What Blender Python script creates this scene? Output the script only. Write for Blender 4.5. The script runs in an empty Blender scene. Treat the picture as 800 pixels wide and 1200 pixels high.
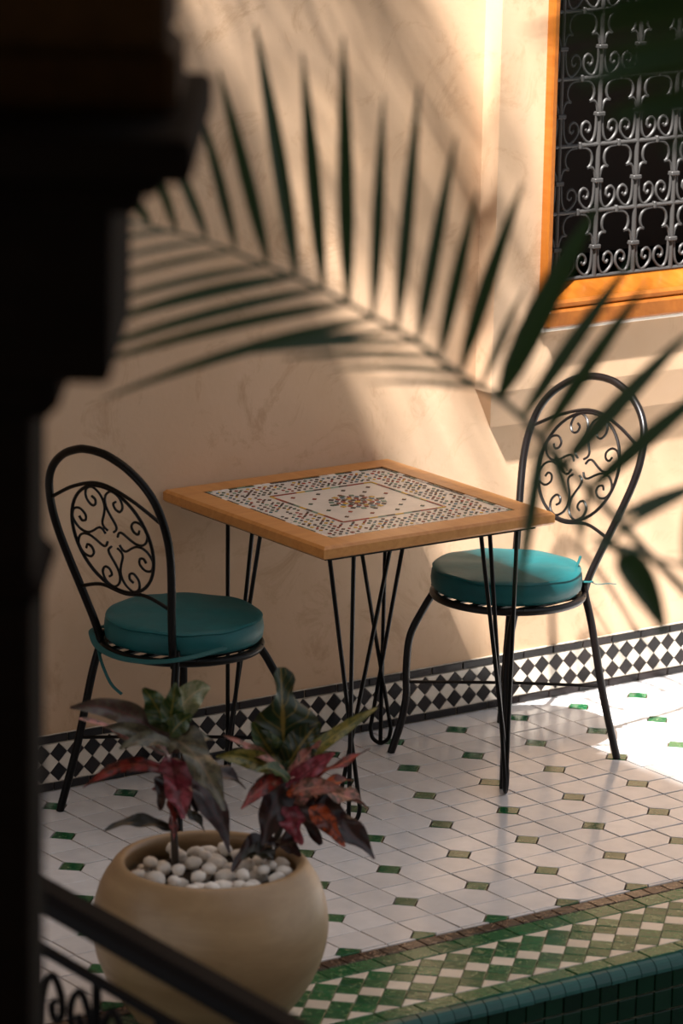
import bpy, math, random
from mathutils import Vector, Matrix
random.seed(7)
S = bpy.context.scene
COL = S.collection
R_ = math.radians

# ------------------------------------------------------------------ camera
FPX = 4612.84
CAM = Vector((-5.49237, -6.84831, 2.89344))
yaw, pitch, roll = R_(35.798), R_(13.5643), R_(1.1784)
FW = Vector((math.sin(yaw)*math.cos(pitch), math.cos(yaw)*math.cos(pitch), -math.sin(pitch)))
R0 = Vector((math.cos(yaw), -math.sin(yaw), 0)); U0 = R0.cross(FW)
RT = R0*math.cos(roll) + U0*math.sin(roll)
UP = U0*math.cos(roll) - R0*math.sin(roll)
cd = bpy.data.cameras.new('camera'); cam = bpy.data.objects.new('camera', cd); COL.objects.link(cam)
M = Matrix((RT, UP, -FW)).transposed().to_4x4(); M.translation = CAM
cam.matrix_world = M
cd.sensor_fit = 'VERTICAL'; cd.sensor_height = 36; cd.sensor_width = 24
cd.lens = FPX/1200*36; cd.clip_start = .05; cd.clip_end = 100
cd.dof.use_dof = True; cd.dof.focus_distance = 9.45; cd.dof.aperture_fstop = 4.2
S.camera = cam
def ray(x, y): return FW + RT*((x-400)/FPX) - UP*((y-600)/FPX)
def atZ(x, y, z=0.): d = ray(x, y); return CAM + d*((z-CAM.z)/d.z)
def atD(x, y, d): return CAM + ray(x, y)*d
def proj(p):
    d = Vector(p)-CAM; z = d.dot(FW)
    return 400+FPX*d.dot(RT)/z, 600-FPX*d.dot(UP)/z, z

# ------------------------------------------------------------------ light
w = bpy.data.worlds.new('sky'); S.world = w; w.use_nodes = True
bg = w.node_tree.nodes['Background']; bg.inputs[0].default_value = (.94, .97, 1.05, 1); bg.inputs[1].default_value = .72
sl = bpy.data.lights.new('sun', 'SUN'); sun = bpy.data.objects.new('sun', sl); COL.objects.link(sun)
SUN = Vector((.37, .23, -.70)).normalized()
sun.rotation_euler = SUN.to_track_quat('-Z', 'Y').to_euler(); sun.location = (-4, -3, 9)
sl.energy = 23; sl.angle = R_(1.3); sl.color = (1, .96, .92)
S.view_settings.view_transform = 'Standard'; S.view_settings.look = 'None'
S.view_settings.exposure = 0; S.view_settings.gamma = 1; S.view_settings.use_curve_mapping = False

# ------------------------------------------------------------------ helpers
def put(o, label=None, cat=None, group=None, kind=None):
    if label: o['label'] = label
    if cat: o['category'] = cat
    if group: o['group'] = group
    if kind: o['kind'] = kind
    return o
def empty(name, loc=(0, 0, 0), rz=0.):
    o = bpy.data.objects.new(name, None); COL.objects.link(o); o.location = loc; o.rotation_euler = (0, 0, rz)
    o.empty_display_size = .05
    return o
def link(name, me, parent=None, mw=None):
    o = bpy.data.objects.new(name, me); COL.objects.link(o)
    if parent: o.parent = parent
    if mw is not None: o.matrix_local = mw
    return o
class MB:
    def __init__(s): s.v = []; s.f = []; s.m = []; s.uv = []
    def add(s, vs, fs, mi=0):
        b = len(s.v); s.v += [tuple(x) for x in vs]
        for f in fs: s.f.append(tuple(b+i for i in f)); s.m.append(mi)
        return s
    def box(s, a, b, mi=0, bev=0.):
        (x0, y0, z0), (x1, y1, z1) = a, b
        if bev <= 0:
            vs = [(x, y, z) for z in (z0, z1) for y in (y0, y1) for x in (x0, x1)]
            return s.add(vs, [(0, 2, 3, 1), (4, 5, 7, 6), (0, 1, 5, 4), (1, 3, 7, 5), (3, 2, 6, 7), (2, 0, 4, 6)], mi)
        prof = [(0, bev), (bev*.3, bev*.3), (bev, 0)]
        # chamfered box: each corner gives three points
        vs = []; idx = {}
        for ix, x in enumerate((x0, x1)):
            for iy, y in enumerate((y0, y1)):
                for iz, z in enumerate((z0, z1)):
                    sx, sy, sz = (1, -1)[ix], (1, -1)[iy], (1, -1)[iz]
                    for k, (ox, oy, oz) in enumerate(((0, 1, 1), (1, 0, 1), (1, 1, 0))):
                        idx[(ix, iy, iz, k)] = len(vs)
                        vs.append((x+sx*ox*bev, y+sy*oy*bev, z+sz*oz*bev))
        g = lambda *k: idx[k]
        F = []
        for ix in (0, 1): q = [g(ix, 0, 0, 0), g(ix, 0, 1, 0), g(ix, 1, 1, 0), g(ix, 1, 0, 0)]; F.append(q if ix == 0 else q[::-1])
        for iy in (0, 1): q = [g(0, iy, 0, 1), g(1, iy, 0, 1), g(1, iy, 1, 1), g(0, iy, 1, 1)]; F.append(q if iy == 0 else q[::-1])
        for iz in (0, 1): q = [g(0, 0, iz, 2), g(0, 1, iz, 2), g(1, 1, iz, 2), g(1, 0, iz, 2)]; F.append(q if iz == 0 else q[::-1])
        for a_ in (0, 1):
            for b_ in (0, 1):
                F.append([g(a_, b_, 0, 0), g(a_, b_, 1, 0), g(a_, b_, 1, 1), g(a_, b_, 0, 1)])
                F.append([g(a_, 0, b_, 0), g(a_, 1, b_, 0), g(a_, 1, b_, 2), g(a_, 0, b_, 2)])
                F.append([g(0, a_, b_, 1), g(1, a_, b_, 1), g(1, a_, b_, 2), g(0, a_, b_, 2)])
        for ix in (0, 1):
            for iy in (0, 1):
                for iz in (0, 1): F.append([g(ix, iy, iz, k) for k in range(3)])
        return s.add(vs, F, mi)
    def tube(s, path, r, n=8, closed=False, mi=0, flat=1.):
        P = [Vector(p) for p in path]; N = len(P)
        rs = r if isinstance(r, (list, tuple)) else [r]*N
        T = []
        for i in range(N):
            a, b = (P[(i-1) % N], P[(i+1) % N]) if closed else (P[max(i-1, 0)], P[min(i+1, N-1)])
            d = b-a; T.append(d.normalized() if d.length > 1e-9 else Vector((0, 0, 1)))
        t0 = T[0]; ref = Vector((0, 0, 1)) if abs(t0.z) < .9 else Vector((1, 0, 0))
        nrm = (ref - t0*ref.dot(t0)).normalized(); vs = []
        for i in range(N):
            t = T[i]; nrm = (nrm - t*nrm.dot(t)).normalized(); bi = t.cross(nrm)
            for k in range(n):
                a = 2*math.pi*k/n
                vs.append(P[i] + (nrm*math.cos(a)*flat + bi*math.sin(a))*rs[i])
        fs = []
        for i in range(N if closed else N-1):
            j = (i+1) % N
            for k in range(n): l = (k+1) % n; fs.append((i*n+k, i*n+l, j*n+l, j*n+k))
        if not closed: fs += [tuple(range(n))[::-1], tuple((N-1)*n+k for k in range(n))]
        return s.add(vs, fs, mi)
    def lathe(s, prof, n=48, c=(0, 0, 0), mi=0):
        vs = []; fs = []
        for r, z in prof:
            for k in range(n):
                a = 2*math.pi*k/n; vs.append((c[0]+r*math.cos(a), c[1]+r*math.sin(a), c[2]+z))
        for i in range(len(prof)-1):
            for k in range(n): l = (k+1) % n; fs.append((i*n+k, i*n+l, (i+1)*n+l, (i+1)*n+k))
        fs += [tuple(range(n))[::-1], tuple((len(prof)-1)*n+k for k in range(n))]
        return s.add(vs, fs, mi)
    def mesh(s, name, mats, smooth=False):
        me = bpy.data.meshes.new(name); me.from_pydata(s.v, [], s.f)
        for m in (mats if isinstance(mats, (list, tuple)) else [mats]): me.materials.append(m)
        me.polygons.foreach_set('material_index', s.m)
        if smooth:
            me.polygons.foreach_set('use_smooth', [True]*len(me.polygons))
            if hasattr(me, 'set_sharp_from_angle'): me.set_sharp_from_angle(angle=R_(40))
        me.update(); return me
    def build(s, name, mats, parent=None, smooth=False, mw=None):
        return link(name, s.mesh(name, mats, smooth), parent, mw)
def cr(P, n=8, closed=False):
    P = [Vector(p) for p in P]; out = []; N = len(P)
    for i in range(N if closed else N-1):
        g = (lambda k: P[k % N]) if closed else (lambda k: P[min(max(k, 0), N-1)])
        a, b, c, d = g(i-1), g(i), g(i+1), g(i+2)
        for k in range(n):
            t = k/n
            out.append(.5*((2*b)+(c-a)*t+(2*a-5*b+4*c-d)*t*t+(3*b-a-3*c+d)*t**3))
    if not closed: out.append(P[-1])
    return out

# ------------------------------------------------------------------ materials
def nodes(name):
    m = bpy.data.materials.new(name); m.use_nodes = True; nt = m.node_tree
    return m, nt, nt.nodes['Principled BSDF']
def rnd_node(nt):
    oi = nt.nodes.new('ShaderNodeObjectInfo'); ge = nt.nodes.new('ShaderNodeNewGeometry')
    a = nt.nodes.new('ShaderNodeMath'); a.operation = 'ADD'
    nt.links.new(oi.outputs['Random'], a.inputs[0]); nt.links.new(ge.outputs['Random Per Island'], a.inputs[1])
    f = nt.nodes.new('ShaderNodeMath'); f.operation = 'FRACT'; nt.links.new(a.outputs[0], f.inputs[0])
    return f.outputs[0]
def mix(nt, fac, a, b, mode='MIX'):
    n = nt.nodes.new('ShaderNodeMix'); n.data_type = 'RGBA'; n.blend_type = mode
    for sock, v in ((n.inputs[0], fac), (n.inputs[6], a), (n.inputs[7], b)):
        if hasattr(v, 'is_linked'): nt.links.new(v, sock)
        else: sock.default_value = v if isinstance(v, (int, float)) else (*v, 1)
    return n.outputs[2]
def ramp(nt, src, pts):
    r = nt.nodes.new('ShaderNodeValToRGB'); nt.links.new(src, r.inputs[0]); e = r.color_ramp.elements
    while len(e) < len(pts): e.new(.5)
    for i, (p, c) in enumerate(pts):
        e[i].position = p; e[i].color = (c, c, c, 1) if isinstance(c, (int, float)) else (*c, 1)
    return r.outputs[0]
def noise(nt, scale, detail=4, rough=.55, obj=True, dist=0., stretch=None):
    tc = nt.nodes.new('ShaderNodeTexCoord'); n = nt.nodes.new('ShaderNodeTexNoise')
    n.inputs['Scale'].default_value = scale; n.inputs['Detail'].default_value = detail
    n.inputs['Roughness'].default_value = rough; n.inputs['Distortion'].default_value = dist
    src = tc.outputs['Object']
    if not obj:
        g = nt.nodes.new('ShaderNodeNewGeometry'); src = g.outputs['Position']
    if stretch:
        mp = nt.nodes.new('ShaderNodeMapping'); mp.inputs['Scale'].default_value = stretch
        nt.links.new(src, mp.inputs[0]); src = mp.outputs[0]
    nt.links.new(src, n.inputs['Vector']); return n.outputs['Fac']
def bump(nt, b, h, strength=.2, dist=.005):
    n = nt.nodes.new('ShaderNodeBump'); n.inputs['Strength'].default_value = strength; n.inputs['Distance'].default_value = dist
    nt.links.new(h, n.inputs['Height']); nt.links.new(n.outputs[0], b.inputs['Normal'])
def plain(name, c, rough=.5, metal=0., spec=.5, var=0., nscale=40, bmp=0.):
    m, nt, b = nodes(name); b.inputs['Roughness'].default_value = rough; b.inputs['Metallic'].default_value = metal
    b.inputs['Specular IOR Level'].default_value = spec
    if var > 0:
        nz = noise(nt, nscale, 5, obj=False)
        dk = tuple(x*(1-var) for x in c); lt = tuple(min(1, x*(1+var)) for x in c)
        nt.links.new(mix(nt, ramp(nt, nz, [(.3, 0.), (.7, 1.)]), dk, lt), b.inputs['Base Color'])
        if bmp: bump(nt, b, nz, bmp, .004)
    else: b.inputs['Base Color'].default_value = (*c, 1)
    return m
def tile(name, c, c2, rough=.12, wear=None, wearamt=.5, ns=18., spec=.5):
    """glazed hand-cut tile: colour varies tile by tile, wavy glaze, optional worn patches"""
    m, nt, b = nodes(name); b.inputs['Roughness'].default_value = rough; b.inputs['Specular IOR Level'].default_value = spec
    col = mix(nt, rnd_node(nt), c, c2)
    nz = noise(nt, ns, 5, obj=False)
    col = mix(nt, ramp(nt, nz, [(.35, 0.), (.75, .35)]), col, tuple(x*.72 for x in c))
    if wear:
        n2 = noise(nt, 55, 6, .7, obj=False, dist=1.)
        lo = .62-.12*wearamt
        col = mix(nt, ramp(nt, n2, [(lo, 0.), (lo+.06, .85)]), col, wear)
    nt.links.new(col, b.inputs['Base Color'])
    n3 = noise(nt, 45, 2, obj=False); bump(nt, b, n3, .12, .004)
    return m
def plaster():
    m, nt, b = nodes('tadelakt_plaster'); b.inputs['Roughness'].default_value = .62; b.inputs['Specular IOR Level'].default_value = .25
    n1 = noise(nt, 1.6, 6, .6, obj=False, dist=.6); n2 = noise(nt, 9, 5, .6, obj=False, dist=.4)
    col = mix(nt, ramp(nt, n1, [(.3, 0.), (.7, 1.)]), (.53, .345, .205), (.63, .435, .29))
    col = mix(nt, ramp(nt, n2, [(.35, .0), (.7, .6)]), col, (.58, .395, .255))
    n4 = noise(nt, 4.5, 8, .75, obj=False, dist=1.5)
    col = mix(nt, ramp(nt, n4, [(.53, 0.), (.66, .6)]), col, (.42, .26, .145))
    nt.links.new(col, b.inputs['Base Color'])
    n3 = noise(nt, 60, 6, .65, obj=False); bump(nt, b, n3, .16, .004); return m
def wood(name, a, c, rough=.4, stretch=(40, 4, 40), spec=.5):
    m, nt, b = nodes(name); b.inputs['Roughness'].default_value = rough; b.inputs['Specular IOR Level'].default_value = spec
    n1 = noise(nt, 1., 6, .6, stretch=stretch, dist=.8)
    nt.links.new(mix(nt, ramp(nt, n1, [(.3, 0.), (.7, 1.)]), a, c), b.inputs['Base Color'])
    bump(nt, b, n1, .1, .002); return m
def leafmat(name, base, vein, edge, rough=.35, blotch=.85, trans=.08):
    m, nt, b = nodes(name); b.inputs['Roughness'].default_value = rough
    uv = nt.nodes.new('ShaderNodeUVMap'); sp = nt.nodes.new('ShaderNodeSeparateXYZ'); nt.links.new(uv.outputs[0], sp.inputs[0])
    ab = nt.nodes.new('ShaderNodeMath'); ab.operation = 'ABSOLUTE'; nt.links.new(sp.outputs[0], ab.inputs[0])
    # side veins: fract(8*(v - .35|u|))
    m1 = nt.nodes.new('ShaderNodeMath'); m1.operation = 'MULTIPLY_ADD'; nt.links.new(ab.outputs[0], m1.inputs[0])
    m1.inputs[1].default_value = -.22; nt.links.new(sp.outputs[1], m1.inputs[2])
    m2 = nt.nodes.new('ShaderNodeMath'); m2.operation = 'PINGPONG'; nt.links.new(m1.outputs[0], m2.inputs[0]); m2.inputs[1].default_value = .06
    sv = ramp(nt, m2.outputs[0], [(.0, .75), (.012, 0.)])
    nz = noise(nt, 60, 4, .6, obj=False)
    col = mix(nt, ramp(nt, nz, [(.47, 0.), (.56, blotch)]), base, edge)
    col = mix(nt, ramp(nt, ab.outputs[0], [(.72, 0.), (1., .8)]), col, edge)
    col = mix(nt, sv, col, vein)
    col = mix(nt, ramp(nt, ab.outputs[0], [(.05, .9), (.1, 0.)]), col, vein)
    nt.links.new(col, b.inputs['Base Color'])
    tr = nt.nodes.new('ShaderNodeBsdfTranslucent'); nt.links.new(col, tr.inputs[0])
    mx = nt.nodes.new('ShaderNodeMixShader'); mx.inputs[0].default_value = trans
    out = nt.nodes['Material Output']
    nt.links.new(b.outputs[0], mx.inputs[1]); nt.links.new(tr.outputs[0], mx.inputs[2]); nt.links.new(mx.outputs[0], out.inputs[0])
    return m
MT = dict(
    plaster=plaster(),
    grout=plain('floor_grout', (.12, .072, .045), .85, var=.4, spec=.1),
    darkgrout=plain('dark_grout', (.17, .15, .10), .8, var=.3),
    whitegrout=plain('pale_grout', (.62, .55, .45), .8, var=.2),
    risergrout=plain('riser_grout', (.34, .31, .22), .8, var=.2),
    railiron=plain('matt_black_iron', (.006, .005, .005), .7, spec=.06),
    white=tile('white_glazed_tile', (.72, .70, .69), (.84, .82, .81), .14),
    green=tile('green_glazed_tile', (.007, .085, .03), (.018, .13, .045), .13, (.25, .26, .14), .3),
    wgreen=tile('worn_green_tile', (.008, .085, .028), (.026, .145, .05), .13, (.25, .29, .15), .5),
    cream=tile('cream_glazed_tile', (.68, .60, .50), (.80, .73, .62), .2),
    brown=tile('brown_black_tile', (.03, .018, .014), (.08, .045, .03), .18, (.3, .2, .13), .6),
    black=tile('black_glazed_tile', (.006, .005, .005), (.020, .013, .012), .25, spec=.25),
    bwhite=tile('skirting_white_tile', (.66, .58, .48), (.76, .68, .57), .25),
    teal=tile('teal_glazed_tile', (.006, .065, .055), (.010, .095, .08), .12, spec=.35),
    dgreen=tile('deep_green_tile', (.002, .018, .008), (.004, .034, .015), .1, spec=.3),
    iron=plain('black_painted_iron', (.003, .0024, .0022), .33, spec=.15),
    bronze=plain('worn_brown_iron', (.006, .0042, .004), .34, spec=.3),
    grey=plain('grey_painted_iron', (.05, .047, .045), .42, spec=.28),
    oak=wood('oiled_wood', (.48, .19, .043), (.61, .275, .075), .33),
    orange=wood('varnished_orange_wood', (.26, .072, .005), (.34, .108, .013), .28),
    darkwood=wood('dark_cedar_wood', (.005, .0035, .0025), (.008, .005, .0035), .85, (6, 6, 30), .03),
    beam=wood('dark_beam_wood', (.022, .010, .0025), (.034, .016, .004), .8, (30, 6, 30), .05),
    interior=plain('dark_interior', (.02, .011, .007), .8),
    fabric=plain('teal_fabric', (.005, .092, .098), .5, spec=.3, var=.12, nscale=30, bmp=.15),
    fabrictie=plain('teal_fabric_tie', (.005, .085, .088), .6),
    pot=None, soil=plain('dark_soil', (.03, .02, .014), .9, var=.4, nscale=80, bmp=.5),
    pebble=plain('white_pebble', (.82, .78, .72), .55, var=.16, nscale=35, bmp=.2),
    stem=plain('croton_stem', (.035, .022, .012), .6, var=.4, nscale=90, bmp=.4),
    palm=leafmat('palm_leaf', (.014, .048, .008), (.022, .065, .012), (.012, .038, .006), .45, .3, .10),
    rachis=plain('palm_rachis', (.055, .075, .03), .45, var=.3),
    trunk=plain('palm_trunk', (.10, .07, .045), .85, var=.5, nscale=25, bmp=.8),
    mosaicw=tile('mosaic_white', (.66, .60, .53), (.72, .66, .58), .2),
)
m, nt, b = nodes('beige_stone_pot'); b.inputs['Roughness'].default_value = .38; b.inputs['Specular IOR Level'].default_value = .5
n1 = noise(nt, 2.2, 6, .6, stretch=(1, 1, 3.5), dist=.8); n2 = noise(nt, 25, 5)
col = mix(nt, ramp(nt, n1, [(.3, 0.), (.7, 1.)]), (.27, .165, .078), (.47, .325, .18))
col = mix(nt, ramp(nt, n2, [(.5, 0.), (.75, .3)]), col, (.27, .17, .09))
nt.links.new(col, b.inputs['Base Color']); bump(nt, b, n2, .12, .004); MT['pot'] = m

# ------------------------------------------------------------------ tile pieces
_cache = {}
def inset(poly, g):
    n = len(poly); out = []
    for i in range(n):
        p, c, q = Vector(poly[i-1]), Vector(poly[i]), Vector(poly[(i+1) % n])
        e1 = (c-p).normalized(); e2 = (q-c).normalized()
        n1 = Vector((-e1.y, e1.x)); n2 = Vector((-e2.y, e2.x))
        k = 1+n1.dot(n2)
        out.append(c + (n1+n2)*(g/max(k, .25)))
    return out
def area(poly): return .5*sum(poly[i-1][0]*poly[i][1]-poly[i][0]*poly[i-1][1] for i in range(len(poly)))
def prism(mb, poly, h, ch, at=(0, 0)):
    n = len(poly); t = inset(poly, ch)
    vs = [(p[0]+at[0], p[1]+at[1], 0) for p in poly]+[(p[0]+at[0], p[1]+at[1], h-ch*.6) for p in poly]+[(p[0]+at[0], p[1]+at[1], h) for p in t]
    fs = [tuple(2*n+i for i in range(n))]
    for i in range(n):
        j = (i+1) % n; fs += [(i, j, n+j, n+i), (n+i, n+j, 2*n+j, 2*n+i)]
    mb.add(vs, fs)
def clip(poly, ax, val, keep_less):
    out = []; f = (lambda p: val-p[ax]) if keep_less else (lambda p: p[ax]-val)
    for i in range(len(poly)):
        a, b = poly[i-1], poly[i]; fa, fb = f(a), f(b)
        if (fa >= 0) != (fb >= 0):
            t = fa/(fa-fb); out.append((a[0]+(b[0]-a[0])*t, a[1]+(b[1]-a[1])*t))
        if fb >= 0: out.append(b)
    q = []
    for p in out:
        if not q or (abs(p[0]-q[-1][0])+abs(p[1]-q[-1][1])) > 1e-5: q.append(p)
    if len(q) > 1 and abs(q[0][0]-q[-1][0])+abs(q[0][1]-q[-1][1]) < 1e-5: q.pop()
    return q
def pieces(parent, name, polys, frame, mat, h=.006, gap=.003, ch=.0012, tilt=.35, limit=290, margin=30):
    """each polygon becomes one tile object, the ones that show largest; what is past the limit or out of view is joined"""
    items = []
    for p in polys:
        if len(p) < 3: continue
        A = area(p)
        if A < 0: p = p[::-1]; A = -A
        if A < 1.2e-4: continue
        cx = sum(q[0] for q in p)/len(p); cy = sum(q[1] for q in p)/len(p)
        wpt = frame @ Vector((cx, cy, 0)); x, y, z = proj(wpt)
        vis = -margin < x < 800+margin and -margin < y < 1200+margin
        items.append((0 if vis else 1, z*z/A, [(q[0]-cx, q[1]-cy) for q in p], cx, cy))
    items.sort(key=lambda t: t[:2])
    rest = MB()
    for i, (nv, _, p, cx, cy) in enumerate(items):
        pi = [tuple(q) for q in inset(p, gap/2)]
        if nv or i >= limit:
            prism(rest, pi, h, ch, (cx, cy)); continue
        key = (name, mat.name, tuple((round(q[0], 4), round(q[1], 4)) for q in pi))
        if key not in _cache:
            mb = MB(); prism(mb, pi, h, ch); _cache[key] = mb.mesh(name, mat)
        T = frame @ Matrix.Translation((cx, cy, random.uniform(-.0005, .0005)))
        T = T @ Matrix.Rotation(R_(random.gauss(0, tilt)), 4, 'X') @ Matrix.Rotation(R_(random.gauss(0, tilt)), 4, 'Y')
        link(name, _cache[key], parent, T @ Matrix.Scale(random.uniform(.985, 1.008), 4))
    if rest.f:
        o = rest.build(name, mat, parent, mw=frame.copy()); o['kind'] = 'stuff'
I4 = Matrix.Identity(4)
def frame_of(o, u, v):
    u, v = Vector(u), Vector(v); n = u.cross(v)
    m = Matrix((u, v, n)).transposed().to_4x4(); m.translation = Vector(o); return m

# ------------------------------------------------------------------ floor
WY = .913; X0, X1 = -2.6, 2.4
fl = MB(); fl.box((X0, -.74, -.12), (X1, WY+.05, -.006))
floor = put(fl.build('floor', MT['grout']), 'raised courtyard floor of white clipped tiles with green insets', kind='structure')
a = .1; d = .035; whites = []; greens = []
YT, YB = .904, -.412
for n in range(-5, 4):
    for mm in range(-16, 16):
        cx, cy = a*(2*mm-n), -.2*n
        if not X0 < cx < X1: continue
        greens.append([(cx+d, cy), (cx, cy+d), (cx-d, cy), (cx, cy-d)])
        for sx in (1, -1):
            for sy in (1, -1):
                q = [(cx+sx*d, cy), (cx+sx*a, cy), (cx+sx*a, cy+sy*a), (cx, cy+sy*a), (cx, cy+sy*d)]
                whites.append(q)
cl = lambda L, lo, hi: [c for c in (clip(clip(p, 1, hi, True), 1, lo, False) for p in L) if len(c) >= 3]
FZ = frame_of((0, 0, -.006), (1, 0, 0), (0, 1, 0))
pieces(floor, 'white_tile', cl(whites, YB, YT), FZ, MT['white'], gap=.0034)
pieces(floor, 'green_tile', cl(greens, YB, YT), FZ, MT['green'], gap=.0034)

# border band along the step
bd = MB(); bd.box((X0, -.775, -.02), (X1, -.414, -.0055))
band = put(bd.build('trim_1', MT['darkgrout']), 'green and white chequered tile border along the step', kind='structure')
rect = lambda x0, x1, y0, y1: [(x0, y0), (x1, y0), (x1, y1), (x0, y1)]
def strip(x0, x1, step, ph, y0, y1):
    L = []; k = math.floor((x0-ph)/step)
    while ph+k*step < x1: L.append(rect(ph+k*step, ph+(k+1)*step, y0, y1)); k += 1
    return L
pieces(band, 'brown_tile', strip(X0, X1, .0525, 0, -.457, -.415), FZ, MT['brown'])
pieces(band, 'green_border_tile', strip(X0, X1, .072, .01, -.515, -.458), FZ, MT['wgreen'])
P = .069; chk = {'w': [], 'g': []}
for k in range(0, 7):
    cy = -.516-k*P/2
    for i in range(-40, 40):
        cx = -.173+i*P+(k % 2)*P/2
        if not X0 < cx < X1: continue
        q = [(cx+P/2, cy), (cx, cy+P/2), (cx-P/2, cy), (cx, cy-P/2)]
        q = clip(clip(q, 1, -.516, True), 1, -.723, False)
        if len(q) >= 3: chk['w' if k % 3 == 0 else 'g'].append(q)
pieces(band, 'white_diamond_tile', chk['w'], FZ, MT['cream'], gap=.002)
pieces(band, 'green_diamond_tile', chk['g'], FZ, MT['wgreen'], gap=.002)
pieces(band, 'green_edge_tile', strip(X0, X1, .10, .03, -.773, -.724), FZ, MT['wgreen'])
# rounded nosing
nb = MB(); nb.box((X0, -.791, -.026), (X1, -.774, -.012))
nosing = put(nb.build('trim_2', MT['darkgrout']), 'teal rounded nosing tiles along the step edge', kind='structure')
tb = MB(); wN = .0395; rr = .028; prof = []
for k in range(7):
    an = R_(90*k/6); prof.append((-.774-rr*math.sin(an)*1.0, -.0005-rr+rr*math.cos(an)))
vs = [(x, y, z) for x in (-wN/2, wN/2) for (y, z) in prof+[(-.774, -rr)]]
n = len(prof)+1
fs = [tuple(range(n)), tuple(range(2*n-1, n-1, -1))]+[(i, i+n, (i+1) % n+n, (i+1) % n) for i in range(n)]
tb.add(vs, fs); nm = tb.mesh('nosing_tile', MT['teal'])
k = 0; x = -1.5
rest = MB()
while x < .7:
    x += .0415
    link('nosing_tile', nm, nosing, Matrix.Translation((x, random.uniform(-.0008, .0008), random.uniform(-.0008, .0008))))
for x_ in [X0+.05+.0415*i for i in range(24)]+[.75+.0415*i for i in range(39)]:
    rest.add([(p[0]+x_, p[1], p[2]) for p in vs], fs)
o = rest.build('nosing_tile', MT['teal'], nosing); o['kind'] = 'stuff'
# riser
rs = MB(); rs.box((X0, -.792, -.32), (X1, -.70, -.011))
riser = put(rs.build('wall_front', MT['risergrout']), 'low riser of dark green square tiles below the step', kind='structure')
FR = frame_of((0, -.792, 0), (1, 0, 0), (0, 0, 1))
L = []
for r_ in range(6):
    for i in range(-52, 48):
        x0 = -.327+.05*i; z1 = -.021-.0487*r_
        L.append(rect(x0, x0+.05, z1-.0487, z1))
pieces(riser, 'riser_tile', L, FR, MT['dgreen'], h=.006, tilt=.6)
lf = MB(); lf.box((-9, -9, -.42), (4, -.70, -.32))
put(lf.build('floor_lower', MT['dgreen']), 'dark green tiled lower floor below the step', kind='structure')

# ------------------------------------------------------------------ back wall with the projecting window bay
wb = MB()
BX, BY, BZ = .515, .845, .857
OX0, OX1, OZ0, OZ1 = .674, 1.86, 1.085, 2.5
wb.box((-4, WY, -.12), (BX, 1.35, 6))
wb.box((BX, WY, -.12), (3.2, 1.35, BZ))
wb.box((BX, BY, BZ), (OX0, 1.35, 6)); wb.box((OX1, BY, BZ), (3.2, 1.35, 6))
wb.box((OX0, BY, BZ), (OX1, 1.35, OZ0)); wb.box((OX0, BY, OZ1), (OX1, 1.35, 6))
# corbelled foot of the bay
z2, x2 = .750, .566
vs = [(BX, BY, BZ), (3.2, BY, BZ), (3.2, WY, BZ), (BX, WY, BZ), (x2, WY-.002, z2), (3.2, WY-.002, z2)]
wb.add(vs, [(0, 1, 5, 4), (0, 4, 3), (1, 2, 5)])
wall = put(wb.build('wall_back', MT['plaster']), 'beige plaster courtyard wall with a projecting window bay', kind='structure')

# skirting
sk = MB(); sk.box((-4, .9075, -.006), (3.2, WY+.01, .1405))
base = put(sk.build('baseboard_back', MT['whitegrout']), 'tiled skirting of black diamonds on white with black bands', kind='structure')
FB = frame_of((0, .9075, 0), (1, 0, 0), (0, 0, 1))
pieces(base, 'black_band_tile', strip(-2.2, 2.4, .0995, .991, .119, .1405)+strip(-2.2, 2.4, .1015, .985, .0, .0215), FB, MT['black'], h=.005, tilt=.3)
dx = .0478/2; dz = .024; zb = .0225; bl = []; wh = []
for i in range(-68, 28):
    cx = 1.09+i*.0478
    for r_ in (0, 1):
        cz = zb+dz+r_*2*dz; bl.append([(cx+dx, cz), (cx, cz+dz), (cx-dx, cz), (cx, cz-dz)])
    for r_ in (0, 1, 2):
        cz = zb+r_*2*dz; c2 = cx+dx
        q = [(c2+dx, cz), (c2, cz+dz), (c2-dx, cz), (c2, cz-dz)]
        wh.append(clip(clip(q, 1, zb+4*dz, True), 1, zb, False))
pieces(base, 'black_diamond_tile', bl, FB, MT['black'], h=.005, gap=.0012, ch=.0008, tilt=.4)
pieces(base, 'white_diamond_tile', wh, FB, MT['bwhite'], h=.005, gap=.0012, ch=.0008, tilt=.4)

# ------------------------------------------------------------------ window
win = put(empty('window_1', (OX0, BY, OZ0)), 'window with orange wooden frame and scrolled iron grille', kind='structure')
def wpart(mb, name, mat, smooth=False, parent=win):
    o = mb.build(name, mat, parent, smooth); o.matrix_local = Matrix.Translation(-win.location) if parent == win else I4; return o
fx0 = .660; fy = .818
j = MB(); j.box((fx0, fy, 1.08), (fx0+.019, BY+.01, 2.6), 0, .004)
wpart(j, 'jamb', MT['orange'])
j = MB(); j.box((OX1-.02, fy, 1.10), (OX1+.045, BY+.01, 2.6), 0, .004); wpart(j, 'jamb', MT['orange'])
j = MB(); j.box((fx0, fy, 2.48), (OX1+.045, BY+.01, 2.56), 0, .004); wpart(j, 'head', MT['orange'])
j = MB()
j.box((fx0, fy-.012, 1.014), (OX1+.045, BY+.01, 1.06), 0, .006)
j.box((fx0, fy-.004, 1.058), (OX1+.045, BY+.03, 1.083), 0, .008)
sill = wpart(j, 'sill', MT['orange'])
j = MB(); j.box((fx0-.004, BY-.014, 1.001), (OX1+.05, BY+.02, 1.0135), 0, .003); wpart(j, 'plaster_bead', plain('white_plaster_bead', (.82, .76, .68), .7))
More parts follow.
